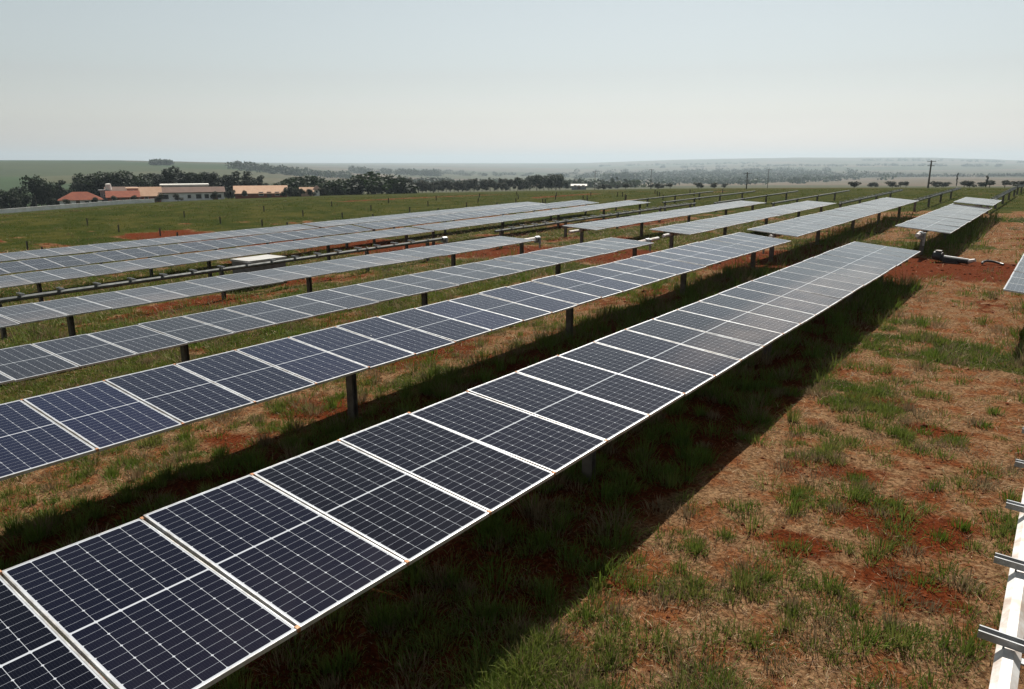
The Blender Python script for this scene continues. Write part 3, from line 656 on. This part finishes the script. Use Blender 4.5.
def top(u, v, r):                          # tree height that reaches picture row v
    d = pix_ray(u, v); return max(2.5, H + d[2] / math.hypot(d[0], d[1]) * r - at(u, r)[2])
def grove(kind, name, label, group, spots, r0, r1, wide=1.):
    for u, v in spots:
        r = random.uniform(r0, r1); tree(kind, name, u, r, top(u, v, r), label, group, wide)
g_ = 'trees of the dark clump left of the houses'
grove('round', 'broadleaf_tree', 'dark broadleaf tree in the clump left of the red roofed house', g_, [(-14, 190), (-4, 193), (6, 189), (12, 192), (18, 186), (22, 193), (44, 190), (50, 186), (56, 192), (64, 188), (2, 199), (14, 201), (30, 199), (48, 198), (62, 196), (-10, 200)], 268, 310)
grove('round', 'broadleaf_tree', 'taller dark tree rising out of the clump left of the red roofed house', g_, [(33, 175), (38, 178), (47, 177)], 285, 300, .6)
grove('tall', 'slender_tree', 'lone slender dark tree between the clump and the red roofed house', None, [(60, 179)], 290, 292, .9)
g_ = 'trees of the big mass behind the houses'
grove('round', 'broadleaf_tree', 'dark broadleaf tree in the big mass behind the brick houses', g_, [(74, 180), (80, 176), (86, 173), (92, 174), (98, 172), (104, 174), (110, 167), (116, 165), (122, 167), (128, 171), (134, 174), (140, 174), (146, 179), (90, 184), (100, 184), (112, 182), (124, 183), (136, 184), (76, 188), (70, 192), (84, 190), (148, 186)], 305, 345)
g_ = 'row of tall trees behind the long white building'
grove('tall', 'eucalyptus_tree', 'tall dark eucalyptus in the row behind the long white building', g_, [(154, 172), (158, 173), (163, 172), (167, 174), (172, 169), (176, 173), (180, 167.5), (185, 172), (190, 172), (195, 171), (199, 173), (204, 171), (208, 174), (212, 172), (218, 173), (222, 175), (228, 174), (232, 176), (239, 172), (246, 172), (250, 176), (256, 177), (262, 176), (156, 180), (170, 181), (188, 181), (202, 181), (226, 182), (240, 181), (161, 177), (174, 177), (184, 177), (193, 177), (206, 178), (215, 178), (222, 180), (234, 180), (247, 180), (254, 181)], 300, 345, 1.5)
g_ = 'round dark trees right of the barn'
grove('dome', 'spreading_tree', 'dark spreading tree in the group right of the orange barn', g_, [(291, 177), (300, 174.5), (311, 176), (321, 178), (331, 179), (341, 179), (294, 182), (318, 183), (336, 184), (288, 184), (304, 184), (327, 185), (344, 185)], 276, 300, 1.15)
tree('dome', 'spreading_tree', 373, 285, top(373, 171, 285), 'largest rounded dark tree, standing alone right of the barn group', None, 1.9)
tree('dome', 'spreading_tree', 357, 288, top(357, 174, 288), 'rounded dark tree touching the left side of the largest one', None, .9)
tree('dome', 'spreading_tree', 389, 288, top(389, 174.5, 288), 'rounded dark tree touching the right side of the largest one', None, .9)
g_ = 'grey tree line at the end of the field'
grove('scrub', 'grey_tree', 'hazy grey tree in the line along the far end of the green field', g_, [(u, 181 + 3 * math.sin(u * .7) + random.uniform(-1, 2)) for u in range(402, 525, 4)], 370, 430, .9)
g_ = 'dark clump in the middle of the skyline'
grove('round', 'broadleaf_tree', 'dark tree of the clump left of the distant white shed', g_, [(524, 177), (530, 175), (537, 174.5), (544, 175), (549, 176), (556, 171), (560, 174), (527, 182), (540, 181), (552, 181), (566, 181)], 390, 430)
g_ = 'low scrub on the skyline of the field'
grove('scrub', 'scrub_bush', 'low dark bush on the far crest of the field', g_, [(u + random.uniform(-11, 11), 186.4 + random.uniform(-2.2, .8)) for u in list(range(600, 720, 9)) + [864, 866, 878, 893, 897, 911, 938, 944, 951, 963, 968, 979, 998, 1004, 1016, 1024]], 300, 480, 1.5)
tree('tall', 'cypress_tree', 987, 236, top(987, 175, 236), 'single narrow dark tree on the crest at far right', None, .62)
tree('tall', 'bare_tree', 957, 330, top(957, 172, 330), 'thin sparse tree between the tall pole and the narrow tree', None, .3)

def wood(name, label, spots, size, base, seed):
    """far woods that read as one mass"""
    rg = np.random.default_rng(seed); L = []
    for u, r, h, wd in spots:
        x_, y_, z_ = at(u, r); L.append((x_, y_, z_ + h * .45, wd, wd, h * .55))
    me = crown_mesh(name, L, 55 * len(L), size, base, seed); return tag(link(name, me), label, 'wood', kind='stuff')
rg = random.Random(5)
wood('distant_wood', 'bluish wood across the valley right of centre', [(rg.gauss(725, 62), rr_, rg.uniform(4, 9) + (rr_ - 1000) * .006, rg.uniform(12, 24)) for rr_ in [rg.triangular(1100, 3900, 3000) for _ in range(520)]] + [(rg.uniform(606, 642), rg.uniform(1900, 2300), rg.uniform(14, 24), rg.uniform(12, 20)) for _ in range(60)], 3.2, (.030, .045, .024), 3)
wood('distant_grove', 'small dark wood on the hill crest at far left', [(rg.uniform(153, 172), rg.uniform(1680, 1740), rg.uniform(9, 13), rg.uniform(7, 10)) for _ in range(26)], 2., (.026, .04, .02), 4)
wood('ridge_wood', 'line of hazy trees along the middle ridge', [(rg.uniform(232, 350), rg.uniform(1500, 1800), rg.uniform(8, 17), rg.uniform(8, 13)) for _ in range(130)] + [(rg.uniform(350, 440), rg.uniform(2300, 2600), rg.uniform(10, 22), rg.uniform(10, 18)) for _ in range(80)], 2.4, (.030, .042, .022), 6)

grove('scrub', 'garden_bush', 'dark garden bush standing close to the farm houses', 'garden bushes by the houses', [(64, 202), (93, 200), (113, 201), (130, 199), (157, 198), (212, 197), (227, 193), (230, 190), (287, 190), (283, 189), (289, 187), (300, 189), (310, 191), (296, 192), (322, 190), (176, 200), (243, 194)], 246, 256, .8)
def far_line(n_, u0, u1, r0, r1, h): return [(rg.uniform(u0, u1), rg.uniform(r0, r1), rg.uniform(.5, 1) * h, rg.uniform(9, 22)) for _ in range(n_)]
wood('far_tree_line', 'faint tree lines across the hazy hills at right', far_line(90, 800, 1030, 2500, 2650, 12) + far_line(110, 660, 1000, 5200, 5500, 18) + far_line(60, 860, 1040, 7300, 7600, 22) + far_line(60, 600, 760, 6500, 6900, 20), 3.0, (.030, .042, .024), 8)
wood('plain_trees', 'scattered hazy trees over the brown plain behind the grey line', far_line(50, 395, 520, 900, 1500, 10) + far_line(60, 440, 620, 2600, 3600, 12) + far_line(24, 560, 640, 600, 800, 8), 2.2, (.032, .042, .024), 9)
# ------------------------------------------------------------------ poles
M_POLE = worn('pole_wood', (.07, .06, .05), (.12, .10, .09), 4., .9)
def pole(u, r, v, label, arms=1, xf=False, rad=.16):
    x_, y_, z_ = at(u, r); h = top(u, v, r); root = empty('utility_pole', (x_, y_, z_), -math.atan2(x_, y_) + .2); tag(root, label, 'utility pole')
    m = MB(); m.tube((0, 0, -.5), (0, 0, h), rad, rad * .7, 10); m.build('shaft', M_POLE, root)
    for k in range(arms):
        zz = h - .35 - 1.1 * k; m = MB(); m.box((0, -rad - .05, zz), (2.2 - .5 * k, .11, .13)); a = m.build('crossarm', M_POLE, root)
        for s in (-1, -.45, .45, 1):
            m = MB(); xx = s * (1.0 - .25 * k); m.tube((xx, -rad - .05, zz + .065), (xx, -rad - .05, zz + .2), .03, seg=8); m.tube((xx, -rad - .05, zz + .2), (xx, -rad - .05, zz + .3), .06, .04, 8); m.build('insulator', M_GALV, a)
    if xf:
        m = MB(); m.tube((0, -.45, h - 3.2), (0, -.45, h - 1.9), .38, seg=14); m.tube((0, -.45, h - 1.9), (0, -.45, h - 1.75), .3, .2, 14); m.build('transformer', M_GALV, root)
pole(929, 240, 160.3, 'tallest utility pole with a crossarm, standing on the crest at right', 2, rad=.26)
pole(747, 215, 172, 'utility pole with a dark transformer near the middle of the crest', 1, True, .17)
pole(768, 330, 169, 'thin utility pole just right of the transformer pole', 1, rad=.14)
pole(651, 330, 169, 'thin utility pole in front of the bluish wood left part', 1, rad=.14)
pole(595, 330, 171, 'thin utility pole just right of the distant white shed', 1, rad=.13)
pole(433, 290, 178, 'utility pole in front of the grey tree line', 1, rad=.17)

# ------------------------------------------------------------------ haze
me = bpy.data.meshes.new('haze'); R0 = 15500; zb, zt = float(G(np.array([0., -300, -400, -12000]), np.array([300., 300, 100, 100])).min()) - 60, 130
bmx = MB(); bmx.box((0, 0, (zb + zt) / 2), (2 * R0, 2 * R0, zt - zb))
hz = NT('haze_air'); pv = hz.n('ShaderNodeVolumePrincipled'); pv.inputs['Color'].default_value = (.55, .65, .72, 1); pv.inputs['Density'].default_value = .000125; pv.inputs['Anisotropy'].default_value = .3
hz.t.links.new(pv.outputs[0], hz.out.inputs['Volume'])
tag(bmx.build('haze', hz.m), 'thin dry season haze over the plain', 'haze', kind='stuff')
_z = [float(o.data.vertices[0].co.z) for o in (go, ho)]
